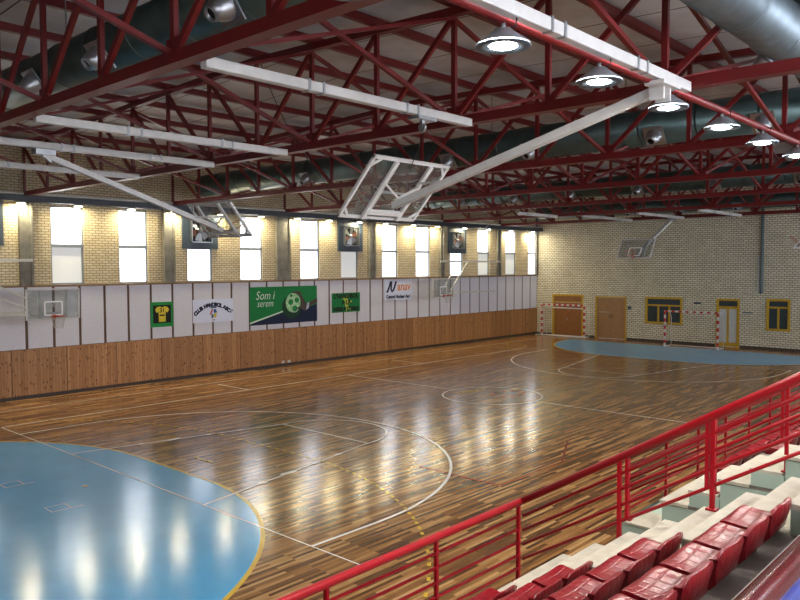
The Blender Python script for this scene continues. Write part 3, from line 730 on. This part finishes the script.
# white support beams
def beam(x, ya, yb, label, z=7.2):
    r = thing('support_beam', label, 'beam', (x, (ya+yb)/2, z-.09), 'white beams carrying the basketball frames')
    MB().box((x-.068, ya, z-.072), (x+.068, yb, z+.066)).build('beam_bar', M['white'], r, .012)
    for y in ((ya+yb)/2-.9, (ya+yb)/2+1.1):
        m = MB()
        for s in (-.13, .13): m.box((x-.08, y+s-.02, z-.085), (x+.08, y+s+.02, z+.08))
        m.build('clamp', M['alu'], r)
    return r
near = ['left end beam', 'beam left of the folded basket', 'middle beam', 'right of middle beam', 'rightmost beam']
for x, lb in ((11.57, 'white steel beam at top right, carrying the long mast of the big folded backboard'), (7.8, 'white steel beam with a pulley above the big folded backboard'),
              (2.8, 'white steel beam just right of the one holding the left mast'), (0, 'white steel beam at left holding the mast of the left folded backboard'), (-3.6, 'lowest white steel beam at the left edge, nearest the windows')):
    beam(x, -16.98, -11.68, lb)
for x, lb in ((11.57, 'white steel beam beyond the right edge over the far stand'), (7.8, 'far white steel beam at the right edge of the photo'), (2.9, 'far white steel beam right of the far backboard mast'),
              (0, 'far white steel beam holding the mast of the far backboard'), (-2.9, 'far white steel beam left of the far backboard mast')):
    beam(x, 11.8, 17.3, lb)
beam(-4.2, 8.0, 11.5, 'short white steel beam before the sixth truss near the windows')

# ------------------------------------------------------------------ basketball units
def board(r, c, U, V, Wn, w=1.8, h=1.08, ribs=True, thick=.05, back=1):
    """board centred at c, unit vectors U (across), V (up), Wn (playing side normal)"""
    c = Vector(c); U = Vector(U); V = Vector(V); Wn = Vector(Wn)
    P = lambda u, v, n=0: c+U*u+V*v+Wn*n
    m = MB(); t = .055
    for v in (-h/2+t/2, h/2-t/2): m.bar(P(-w/2, v), P(w/2, v), t, thick, Wn)
    for u in (-w/2+t/2, w/2-t/2): m.bar(P(u, -h/2), P(u, h/2), t, thick, Wn)
    for su in (-1, 1):
        for sv in (-1, 1): m.bar(P(su*(w/2-.22), sv*(h/2-.03), -.01), P(su*(w/2-.03), sv*(h/2-.22), -.01), .045, .03, Wn)
    fr = m.build('board_frame', M['white'], r)
    m = MB(); hx, hy = w/2-.04, h/2-.04
    m.add([P(a*hx, b*hy, n) for n in (-.006, .006) for a, b in ((-1,-1),(1,-1),(1,1),(-1,1))], [(3,2,1,0),(4,5,6,7),(0,1,5,4),(1,2,6,5),(2,3,7,6),(3,0,4,7)])
    m.build('backboard', M['glass'], r)
    m = MB(); q = [(-.29, -h/2+.15), (.29, -h/2+.15), (.29, -h/2+.6), (-.29, -h/2+.6)]
    for i in range(4): m.bar(P(*q[i], .012), P(*q[(i+1) % 4], .012), .05, .006, Wn)
    m.build('target_square', M['target'], r)
    if ribs:
        m = MB()
        for u in (-.45, .45): m.bar(P(u, -h/2+.04, -.06), P(u, h/2-.04, -.06), .09, .05, Wn)
        m.bar(P(-.45, -h/2+.2, -.07), P(.45, -h/2+.2, -.07), .09, .06, Wn)
        m.bar(P(-.45, .18, -.08), P(.1, -.1, -.18), .035, .035, Wn); m.bar(P(.45, .18, -.08), P(-.1, -.1, -.18), .035, .035, Wn)
        m.build('back_rib', M['white'], r)
    return P
def rim(r, c, Wn, V, net=True, rad=.225):
    c = Vector(c); Wn = Vector(Wn).normalized(); V = Vector(V).normalized(); U = V.cross(Wn).normalized()
    o = c+Wn*(rad+.12)
    m = MB(); m.tube([o+U*rad*math.cos(2*PI*i/24)+Wn*rad*math.sin(2*PI*i/24) for i in range(24)], .013, 8, closed=True)
    m.bar(c, c+Wn*.14, .14, .04, V); m.bar(c-V*.1, c+V*.04, .12, .02, Wn)
    rm = m.build('rim', M['orange'], r)
    if net:
        m = MB()
        for i in range(12):
            for s in (1, -1):
                pts = []
                for j in range(5):
                    a = 2*PI*(i+s*j*.5)/12; q = rad*(1-.1*j) ; pts.append(o+U*q*math.cos(a)+Wn*q*math.sin(a)-V*(.1*j+.01))
                m.tube(pts, .004, 4, cap=False)
        m.build('net', M['rope'], rm)
def wn(v): return Vector(v).normalized()

# near end unit, swung up: mast from the beam at X=0
r = thing('folded_basket', 'left ceiling basketball frame, glass board swung up in front of the windows', 'basketball hoop', (0, -15.7, 7.0), 'folding basketball frames hung from the roof')
hA = Vector((0, -15.73, 7.02)); top = Vector((0, -11.85, 6.28)); bot = Vector((0, -11.2, 5.46))
V = wn(top-bot); U = Vector((1, 0, 0)); n_ = U.cross(V); n_ = n_ if n_.z > 0 else -n_
cc = (top+bot)/2
P = board(r, cc, U, V, n_, 1.8, (top-bot).length)
mB = MB().bar(hA, P(0, -.25, -.1), .125, .11); mB.build('mast', M['white'], r)
MB().box((-.12, -15.9, 7.0), (.12, -15.5, 7.11)).bar((0, -15.73, 7.05), (0, -15.55, 6.9), .1, .1).build('hinge_bracket', M['alu'], r)
MB().bar(hA+(P(0, -.25, -.1)-hA)*.8, P(-.45, .1, -.07), .04, .04).bar(hA+(P(0, -.25, -.1)-hA)*.8, P(.45, .1, -.07), .04, .04).build('stay_bar', M['white'], r)
rim(r, P(0, -(top-bot).length/2+.12, .03), n_, V)

# cross court unit 1 at right, swung up over the court
r = thing('folded_basket', 'big glass backboard on a long white mast hanging in the centre top', 'basketball hoop', (11.57, -12.6, 7.0), 'folding basketball frames hung from the roof')
top = Vector((6.95, -12.3, 6.57)); bot = Vector((6.05, -12.05, 5.61)); U = Vector((0, 1, 0)); V = wn(top-bot); n_ = U.cross(V); n_ = n_ if n_.x < 0 else -n_
V = wn(Vector((top.x-bot.x, 0, top.z-bot.z))); n_ = wn(U.cross(V)); n_ = n_ if n_.x < 0 else -n_
P = board(r, (top+bot)/2, U, V, n_, 2.0, (top-bot).length)
hB = Vector((11.5, -12.45, 7.04))
MB().bar(hB, P(0, -.22, -.16), .13, .115).build('mast', M['white'], r)
m = MB().box((11.44, -12.75, 7.06), (11.7, -12.2, 7.11))
for s in (-.1, .1): m.box((11.42, -12.45+s-.02, 6.9), (11.62, -12.45+s+.02, 7.07))
m.build('hinge_bracket', M['white'], r)
MB().bar(hB+(P(0, -.22, -.16)-hB)*.72, P(.45, .25, -.06), .04, .04).build('stay_bar', M['white'], r)
rim(r, P(0, -(top-bot).length/2+.12, .03), n_, V)
# pulley and lifting cables
pu = MB().box((7.68, -13.15, 7.06), (7.92, -12.7, 7.11)).cone((7.8, -12.93, 6.95), (0, 1, 0), [(-.025, .07), (.025, .07)], 14, True, True).bar((7.8, -12.93, 6.95), (7.8, -12.93, 7.07), .05, .07).build('pulley', M['alu'])
tag(pu, 'small steel pulley clamped under the white beam above the big backboard', 'pulley')
o = MB().tube([(7.8, -12.86, 6.96), (7.4, -12.5, 6.8), tuple(P(0, .5, -.02))], .008, 6).build('lifting_cable', M['cable']); tag(o, 'thin dark cable from the pulley to the big glass backboard', 'cable')

# far end unit
r = thing('folded_basket', 'far glass backboard on a thin mast before the far brick wall', 'basketball hoop', (0, 15.83, 7.0), 'folding basketball frames hung from the roof')
top = Vector((-.05, 12.0, 5.96)); bot = Vector((0, 11.4, 5.03)); U = Vector((1, 0, 0)); V = wn(Vector((0, top.y-bot.y, top.z-bot.z))); n_ = wn(U.cross(V)); n_ = n_ if n_.y < 0 else -n_
P = board(r, (top+bot)/2, U, V, n_, 1.72, (top-bot).length)
MB().bar((0, 15.83, 7.05), P(0, -.35, -.12), .13, .12).build('mast', M['white'], r)
MB().box((-.12, 15.6, 6.98), (.12, 16.0, 7.11)).build('hinge_bracket', M['alu'], r)
rim(r, P(0, -(top-bot).length/2+.08, .03), n_, V)
# cross court unit 2 at the right edge
r = thing('folded_basket', 'backboard corner with dark rim cut off by the right edge', 'basketball hoop', (11.57, 11.9, 7.0), 'folding basketball frames hung from the roof')
top = Vector((7.85, 11.9, 6.25)); bot = Vector((7.0, 11.9, 5.4)); U = Vector((0, 1, 0)); V = wn(top-bot); n_ = wn(U.cross(V)); n_ = n_ if n_.x < 0 else -n_
P = board(r, (top+bot)/2, U, V, n_, 1.9, (top-bot).length)
MB().bar((11.5, 11.95, 6.98), P(0, -.2, -.14), .14, .12).build('mast', M['white'], r)
MB().box((11.42, 11.85, 6.96), (11.68, 12.3, 7.11)).build('hinge_bracket', M['alu'], r)
rim(r, P(0, -(top-bot).length/2+.12, .03), n_, V)

# wall hoops
def wall_hoop(yc, xb, label):
    r = thing('wall_hoop', label, 'basketball hoop', (xb, yc, 2.9), 'basketball hoops on the window wall')
    U = Vector((0, 1, 0)); V = Vector((0, 0, 1)); n_ = Vector((1, 0, 0))
    P = board(r, (xb, yc, 3.46), U, V, n_, 1.8, 1.05)
    m = MB()
    sg = 1 if yc > 0 else -1
    for d1, d2 in ((.1, 2.95), (.85, 4.0)):
        m.bar((W+.2, yc+sg*d2, 4.95), (xb-.1, yc+sg*d1*.9, 3.32), .045, .045)
    m.bar((W+.2, yc+sg*2.95, 3.1), (xb-.08, yc+sg*.45, 3.1), .06, .06)
    for y in (-.45, .45): m.bar((xb-.06, yc+y, 3.0), (xb-.06, yc+y, 3.75), .06, .04)
    m.build('bracket_arm', M['white'], r)
    m = MB()
    e0, e1 = (11.5, 17.5) if yc > 0 else (-17.3, -11.35)
    m.bar((W+.2, e0, 4.95), (W+.2, e1, 4.95), .08, .1); m.bar((W+.12, e0+.8, 3.1), (W+.12, e1, 3.1), .07, .09)
    m.build('wall_bar', M['white'], r)
    rim(r, P(0, -.4, .03), n_, V)
wall_hoop(-11.4, -10.05, 'glass wall hoop with orange rim at the left edge')
wall_hoop(10.1, -10.5, 'glass wall hoop with orange rim right of the white sponsor sign')

# hanging ropes
def rope(name, pts, r_, mat, lab):
    P_ = [Vector(p) for p in pts]; out = []
    for i in range(len(P_)-1):
        p0, p1, p2, p3 = P_[max(i-1, 0)], P_[i], P_[i+1], P_[min(i+2, len(P_)-1)]
        for k in range(8):
            t = k/8; out.append(.5*((2*p1)+(p2-p0)*t+(2*p0-5*p1+4*p2-p3)*t*t+(3*p1-p0-3*p2+p3)*t**3))
    out.append(P_[-1]); o = MB().tube(out, r_, 6).build(name, mat); return tag(o, lab, 'rope')
rope('loose_rope', [(-6.52, 11.2, 9.05), (-7.45, 12.0, 8.54), (-8.87, 13.2, 7.75), (-10.5, 14.5, 7.18), (-11.53, 15.5, 7.04)], .02, M['rope'], 'pale rope drooping from the roof to the window wall beam')
rope('loose_cable', [[1.63, -11.55, 9.57], [1.14, -10.6, 8.64], [0.55, -9.3, 7.71], [0.22, -7.6, 6.44]], .012, M['cable'], 'thin dark cable hanging from the second truss between the two near folded backboards')

# ------------------------------------------------------------------ ventilation ducts
def seams(m, p, q, r, step=1.5):
    p = Vector(p); q = Vector(q); d = q-p; n = int(d.length/step)
    for i in range(1, n+1): m.cone(p+d*(i/(n+1)), d, [(-.025, r+.001), (-.02, r+.014), (.02, r+.014), (.025, r+.001)], 28)
def nozzle(r, c, dr, rad=.19):
    d = wn(dr); c = Vector(c)
    m = MB().cone(c, d, [(-.05, rad*1.05), (.05, rad*1.0), (.09, rad*.95), (.2, rad*.72), (.3, rad*.55), (.3, rad*.42), (.24, rad*.42)], 20)
    u = d.cross(Vector((0, 0, 1))).normalized(); v = u.cross(d)
    m.bar(c-u*.24+d*.02, c+u*.24+d*.02, .48, .025, d)
    nz = m.build('nozzle', M['alu'], r)
    MB().cone(c+d*.25, d, [(0, rad*.42), (.005, .001)], 16, True).build('nozzle_mouth', M['black'], nz)
def branch(y, z, rad, xl, label, nz):
    r = thing('branch_duct', label, 'duct', (xl, y, z-rad), 'round ducts crossing under the roof')
    m = MB().tube([(xl, y, z), (11.89, y, z)], rad, 32); seams(m, (xl, y, z), (11.89, y, z), rad, 1.4)
    m.build('duct_tube', M['galv_dark'], r)
    for hx in range(int(xl)+2, 11, 4): MB().tube([(hx+.3, y, z+rad-.02), (hx+.3, y, topz(hx)+.32)], .012, 6).build('hanger_rod', M['grey'], r)
    for x in nz: nozzle(r, (x, y-rad*.8, z-rad*.62), (0, -.8, -.6))
    return r
branch(-16.2, 8.28, .38, -8.5, 'dark round duct with bright nozzles behind the nearest truss at top left', (-3.2, 1.7, 4.2, 7.6))
branch(-4.7, 8.03, .43, -11.2, 'dark round duct with nozzles behind the third truss', (-4.3, -1.2, 2.0, 4.8, 8.2, 10.6))
branch(6.9, 8.0, .4, -9.6, 'dark round duct with nozzles behind the fifth truss', (-6.5, -3.5, -.6, 2.4, 5.4, 8.4))
branch(18.6, 8.0, .4, -9.6, 'dark round duct in front of the far brick wall', (-6.5, -3.5, -.6, 2.4))
r = thing('main_duct', 'large shiny galvanised duct at top right running along the hall', 'duct', (12.4, -2, 7.85))
m = MB().tube([(12.27, -26, 8.22), (12.27, 20, 8.22)], .39, 40); seams(m, (12.27, -26, 8.22), (12.27, 20, 8.22), .39, 1.6)
m.build('duct_tube', M['galv'], r)
for hy in range(-24, 20, 4): MB().tube([(12.27, hy+.7, 8.58), (12.27, hy+.7, topz(12.27)+.32)], .012, 6).build('hanger_rod', M['grey'], r)
m = MB(); m.cone((12.27, -9.2, 8.22), (0, 1, 0), [(-.12, .395), (-.1, .425), (.1, .425), (.12, .395)], 36); m.build('coupling', M['alu'], r)
MB().tube([(12.35, -9.75, 8.4), (13.2, -9.75, 8.75), (14.6, -9.75, 8.85)], .29, 28).build('side_outlet', M['galv_dark'], r)  # outlet in shade, drawn in the darkened duct colour
nozzle(r, (11.98, -9.6, 7.95), (-.7, 0, -.7), .12)

# ------------------------------------------------------------------ goals
def goal(y, xc, w, h, depth, label, stripes=True):
    r = thing('handball_goal', label, 'goal', (xc, y, 0), 'handball goals at the far end')
    t = .095
    def striped(p, q, n, first, nm, par):
        return MB().bar(p, q, t, t, (0, 1, 0)).build(nm, M['bands_z'] if nm == 'post' else M['bands_x'], par)
    for s in (-1, 1):
        striped((xc+s*(w/2), y, 0), (xc+s*(w/2), y, h), 10, 1, 'post', r)
        m = MB().tube([(xc+s*w/2, y+.04, h-.04), (xc+s*w/2, y+depth*.75, h-.05), (xc+s*w/2, y+depth, h-.4), (xc+s*w/2, y+depth, .03)], .02, 8)
        m.tube([(xc+s*w/2, y+.04, .025), (xc+s*w/2, y+depth, .025)], .025, 8); m.build('side_frame', M['white'], r)
    striped((xc-w/2-.04, y, h), (xc+w/2+.04, y, h), 15, 0, 'crossbar', r)
    MB().tube([(xc-w/2, y+depth, .03), (xc+w/2, y+depth, .03)], .025, 8).build('ground_bar', M['white'], r)
    return r
def banded(name, axis, period, phase):
    m, nt, b = newmat(name); t = nt.nodes.new('ShaderNodeTexCoord'); sp = nt.nodes.new('ShaderNodeSeparateXYZ'); L(nt, t.outputs['Object'], sp.inputs[0])
    ad = N(nt, 'ShaderNodeMath', operation='ADD'); ad.inputs[1].default_value = 20*period+phase; L(nt, sp.outputs[axis], ad.inputs[0])
    dv = N(nt, 'ShaderNodeMath', operation='DIVIDE'); dv.inputs[1].default_value = period; L(nt, ad.outputs[0], dv.inputs[0])
    fr = N(nt, 'ShaderNodeMath', operation='FRACT'); L(nt, dv.outputs[0], fr.inputs[0])
    r = nt.nodes.new('ShaderNodeValToRGB'); r.color_ramp.interpolation = 'CONSTANT'
    r.color_ramp.elements[0].color = (*lin('#c9c8c6'), 1); r.color_ramp.elements[1].position = .5; r.color_ramp.elements[1].color = (*lin('#b0202a'), 1)
    L(nt, fr.outputs[0], r.inputs[0]); L(nt, r.outputs[0], b.inputs['Base Color']); b.inputs['Roughness'].default_value = .4
    return m
M['bands_z'] = banded('red and white post bands', 'Z', .412, 0); M['bands_x'] = banded('red and white bar bands', 'X', .4, .1)
goal(19.9, -.52, 2.98, 2.06, .9, 'striped handball goal standing on the blue goal area')
r = goal(21.3, -9.5, 3.15, 2.1, .6, 'spare striped goal parked before the wooden door in the far corner')
# its white bars across the front and net bundle at the left post
MB().tube([(-11.5, 21.2, .05), (-7.8, 21.2, .05)], .04, 8).tube([(-11.1, 21.21, 1.92), (-8.0, 21.21, 1.9)], .035, 8).build('front_bar', M['white'], r)
m = MB()
for i in range(5):
    x = -11.42+.11*i; m.tube([(x, 21.5, .06), (x+.02*(i % 2), 21.48, 1), (x-.02, 21.5, 2.0)], .012, 5)
for i in range(9): m.tube([(-11.44, 21.5, .2+.22*i), (-10.96, 21.5, .25+.22*i)], .008, 5)
m.build('net', M['rope'], r)

# ------------------------------------------------------------------ grandstand
X0, DX, Z0, DZ = 11.69, .372, 1.63, .211
YE, YS, YF = -15.12, -16.62, -12.6       # end of near block, where the aisle steps start, start of the far block
YA = -11.0                              # end of the far block's aisle steps
def sx(i): return X0+DX*i
def sz(i): return Z0+DZ*i
def block(name, ya, yb, ysa, ysb):
    m = MB(); m.box((11.12, ya, 0), (RX, yb, 1.22)); 
    for i in range(0, 9, 2):
        m.box((sx(i), ya, 1.22 if i == 0 else sz(i-2)), (RX, yb, sz(i)-.05))
    o = struct(m.build(name, M['mint']))
    for i in range(0, 9, 2):                      # treads of the seat rows
        c_ = MB().box((sx(i)-.02, ya-.0, sz(i)-.05), (min(sx(i+2), RX), yb, sz(i))) if i < 8 else MB().box((sx(i)-.02, ya, sz(i)-.05), (RX, yb, sz(i)))
        ys_ = sorted((ysa, ysb))
        c_.build('tread', M['walk'], o)
    for i in range(0, 9):                      # pale stone steps of the aisle
        zb = sz(i-1) if i % 2 else sz(i)
        if i % 2: MB().box((sx(i)-.01, min(ysa, ysb), zb), (sx(i+1)-.01, max(ysa, ysb)-.0, sz(i)-.035)).build('step_core', M['mint'], o)
        c_ = MB().box((sx(i)-.03, ysa, sz(i)-.04), (sx(i+1)-.03, ysb, sz(i)+.004))
        c_.build('aisle_step', M['step'], o, .006)
    return o
near_b = block('stand_near', NY, YE, YS, YE+.015)
far_b = block('stand_far', YF, FY, YF-.015, YA)
# cream bands along the seat fronts and lilac step ends
MB().box((11.14, YF-.02, 1.2), (11.66, YF+.6, 1.225)).build('landing', M['step'], far_b)

# seats
def make_seat():
    """bucket seat facing -X, origin at its base centre front"""
    r = thing('stadium_chair', 'x', 'chair', (0, 0, 0), 'red plastic seats in the stand')
    ws = 11; prof = []
    inner = [(.0, -.018), (-.02, .03), (-.005, .07), (.04, .078), (.13, .068), (.235, .064), (.295, .085), (.325, .135), (.342, .19), (.352, .24)]
    outer = [(.375, .243), (.378, .19), (.36, .11), (.32, .03), (.28, -.018)]
    wf = [.86, .97, 1, 1, 1, 1, 1, 1, .99, .96, .96, .98, .9, .78, .72]
    loop = inner+outer; n = len(loop); vs = []; fs = []
    for j in range(ws):
        u = -1+2*j/(ws-1); y = u*.222
        e = abs(u)**4
        for i, (x, z) in enumerate(loop):
            xx, zz = x, z
            if 2 <= i <= 6: zz += .022*u*u - .006
            if i in (6, 7, 8, 9): xx -= .045*u*u
            if i in (9, 10): zz -= .055*e
            if i in (10, 11, 12): xx -= .035*u*u
            if i in (0, 1, 2): xx += .02*e
            vs.append((xx, y*wf[i], zz))
    for j in range(ws-1):
        for i in range(n):
            k = (i+1) % n; fs.append((j*n+i, j*n+k, (j+1)*n+k, (j+1)*n+i))
    fs.append(list(range(n))); fs.append([(ws-1)*n+i for i in range(n)][::-1])
    m = MB().add(vs, fs, True); s = m.build('shell', M['seat'], r)
    bv = s.modifiers.new('bevel', 'BEVEL'); bv.width = .008; bv.segments = 2; bv.limit_method = 'ANGLE'; bv.angle_limit = 1.0
    return r
proto = make_seat(); used = False
ROWS = {0: 'front', 2: 'second', 4: 'third', 6: 'fourth'}
PITCH_ = .49
def put(i, y, label):
    global used
    o = proto if not used else copy_tree(proto); used = True
    o.location = (sx(i)+.0, y, sz(i)+.02); o['label'] = label
SE = -16.5
for i in (0, 2, 4, 6):
    for k in range(8):
        put(i, SE-.245-PITCH_*k, 'red plastic seat in the %s row of the near stand, %s from the aisle' % (ROWS[i], ORD[k]))
for i, n in ((0, 13), (2, 10), (4, 5)):
    for k in range(n):
        put(i, YA+.3+PITCH_*k, 'red plastic seat in the %s row of the far stand, %s from its aisle' % (ROWS[i], ORD[k]))

# ------------------------------------------------------------------ railings
def railing(name, label, posts, top, bars, r_top=.04, r_bar=.016, post_w=.042, stiles=()):
    """posts: (x, y, zbase, ztop); top: list of points; bars: list of point pairs"""
    r = thing(name, label, 'railing', (posts[0][0], posts[0][1], posts[0][2]), 'red railings of the stand')
    MB().tube(top, r_top, 14).build('top_rail', M['rail'], r)
    for a, b in bars: MB().tube([a, b], r_bar, 8).build('mid_rail', M['rail'], r)
    for x, y, zb, zt in posts:
        MB().bar((x, y, zb), (x, y, zt), post_w, post_w*.8).box((x-.05, y-.04, zb), (x+.05, y+.04, zb+.02)).build('post', M['rail'], r, .004)
    for x, y, zb, zt in stiles: MB().bar((x, y, zb), (x, y, zt), .035, .03).build('panel_stile', M['rail'], r)
    return r
RXX = 11.18; ZTOP = 2.12
def front(ya, yb, ys, label):
    bars = [((RXX, ya, ZTOP-dz), (RXX, yb, ZTOP-dz)) for dz in (.155, .30, .445, .59, .735)]
    return railing('stand_railing', label, [(RXX, y, 1.22, ZTOP) for y in ys], [(RXX, ya, ZTOP), (RXX, yb, ZTOP)], bars)
front(-26, -15.2, [-25.2, -23.76, -22.34, -20.92, -19.5, -18.08, -16.66, -15.24], 'red tube railing along the front of the near stand')
front(YF+.04, 21.8, [YF+.08+1.26*k for k in range(27)], 'red tube railing along the front of the far stand')
def guard(y, xs, label, x1, tops):
    f = lambda x: ZTOP-.02+.6*(x-11.15)
    posts = []
    for x in xs:
        i = int((x-X0)/DX+1e-6) if x > X0 else -1
        posts.append((x, y, sz(i)+.004 if i >= 0 else 1.22, f(x)))
    bars = [((11.2, y, f(11.2)-dz), (x1, y, f(x1)-dz)) for dz in (.17, .33, .49, .655)]
    st = [(x, y, f(x)-.655, f(x)-.02) for x in tops]
    return railing('stair_railing', label, posts, [(11.15, y, f(11.15)), (x1, y, f(x1))], bars, .04, .017, .044, st)
guard(YE-.06, [12.34, 13.25, 14.32, 15.4], 'red sloping guard rail at the end of the near stand, beside the passage', 16.2, (12.42, 13.2))
guard(YF+.06, [12.34, 13.17, 14.3, 15.4], 'red sloping guard rail at the start of the far stand, across the passage', 16.2, (12.28, 13.12))
# barrier next to the viewer
r = thing('gallery_railing', 'maroon tube barrier close to the viewer at lower right with a blue lower tube', 'railing', (15.3, -21.5, sz(8)))
MB().tube([(15.32, -23.2, 4.18), (15.32, -19.2, 4.18)], .024, 16).build('top_rail', M['maroon'], r)
o = MB().tube([(15.275, -23.2, 4.05), (15.275, -19.2, 4.05)], .018, 14).build('lower_rail', M['blue_rail'], r); o['label'] = 'blue lower tube'
for y in (-19.25, -23.1): MB().bar((15.36, y, sz(8)), (15.36, y, 4.18), .05, .05).build('post', M['maroon'], r)

# ------------------------------------------------------------------ light and view
w = bpy.data.worlds.new('world'); SC.world = w; w.use_nodes = True
w.node_tree.nodes['Background'].inputs[0].default_value = (.75, .85, 1, 1); w.node_tree.nodes['Background'].inputs[1].default_value = .5
SC.view_settings.view_transform = 'Standard'; SC.view_settings.look = 'None'; SC.view_settings.gamma = 1; SC.view_settings.use_curve_mapping = False
SC.view_settings.exposure = .56
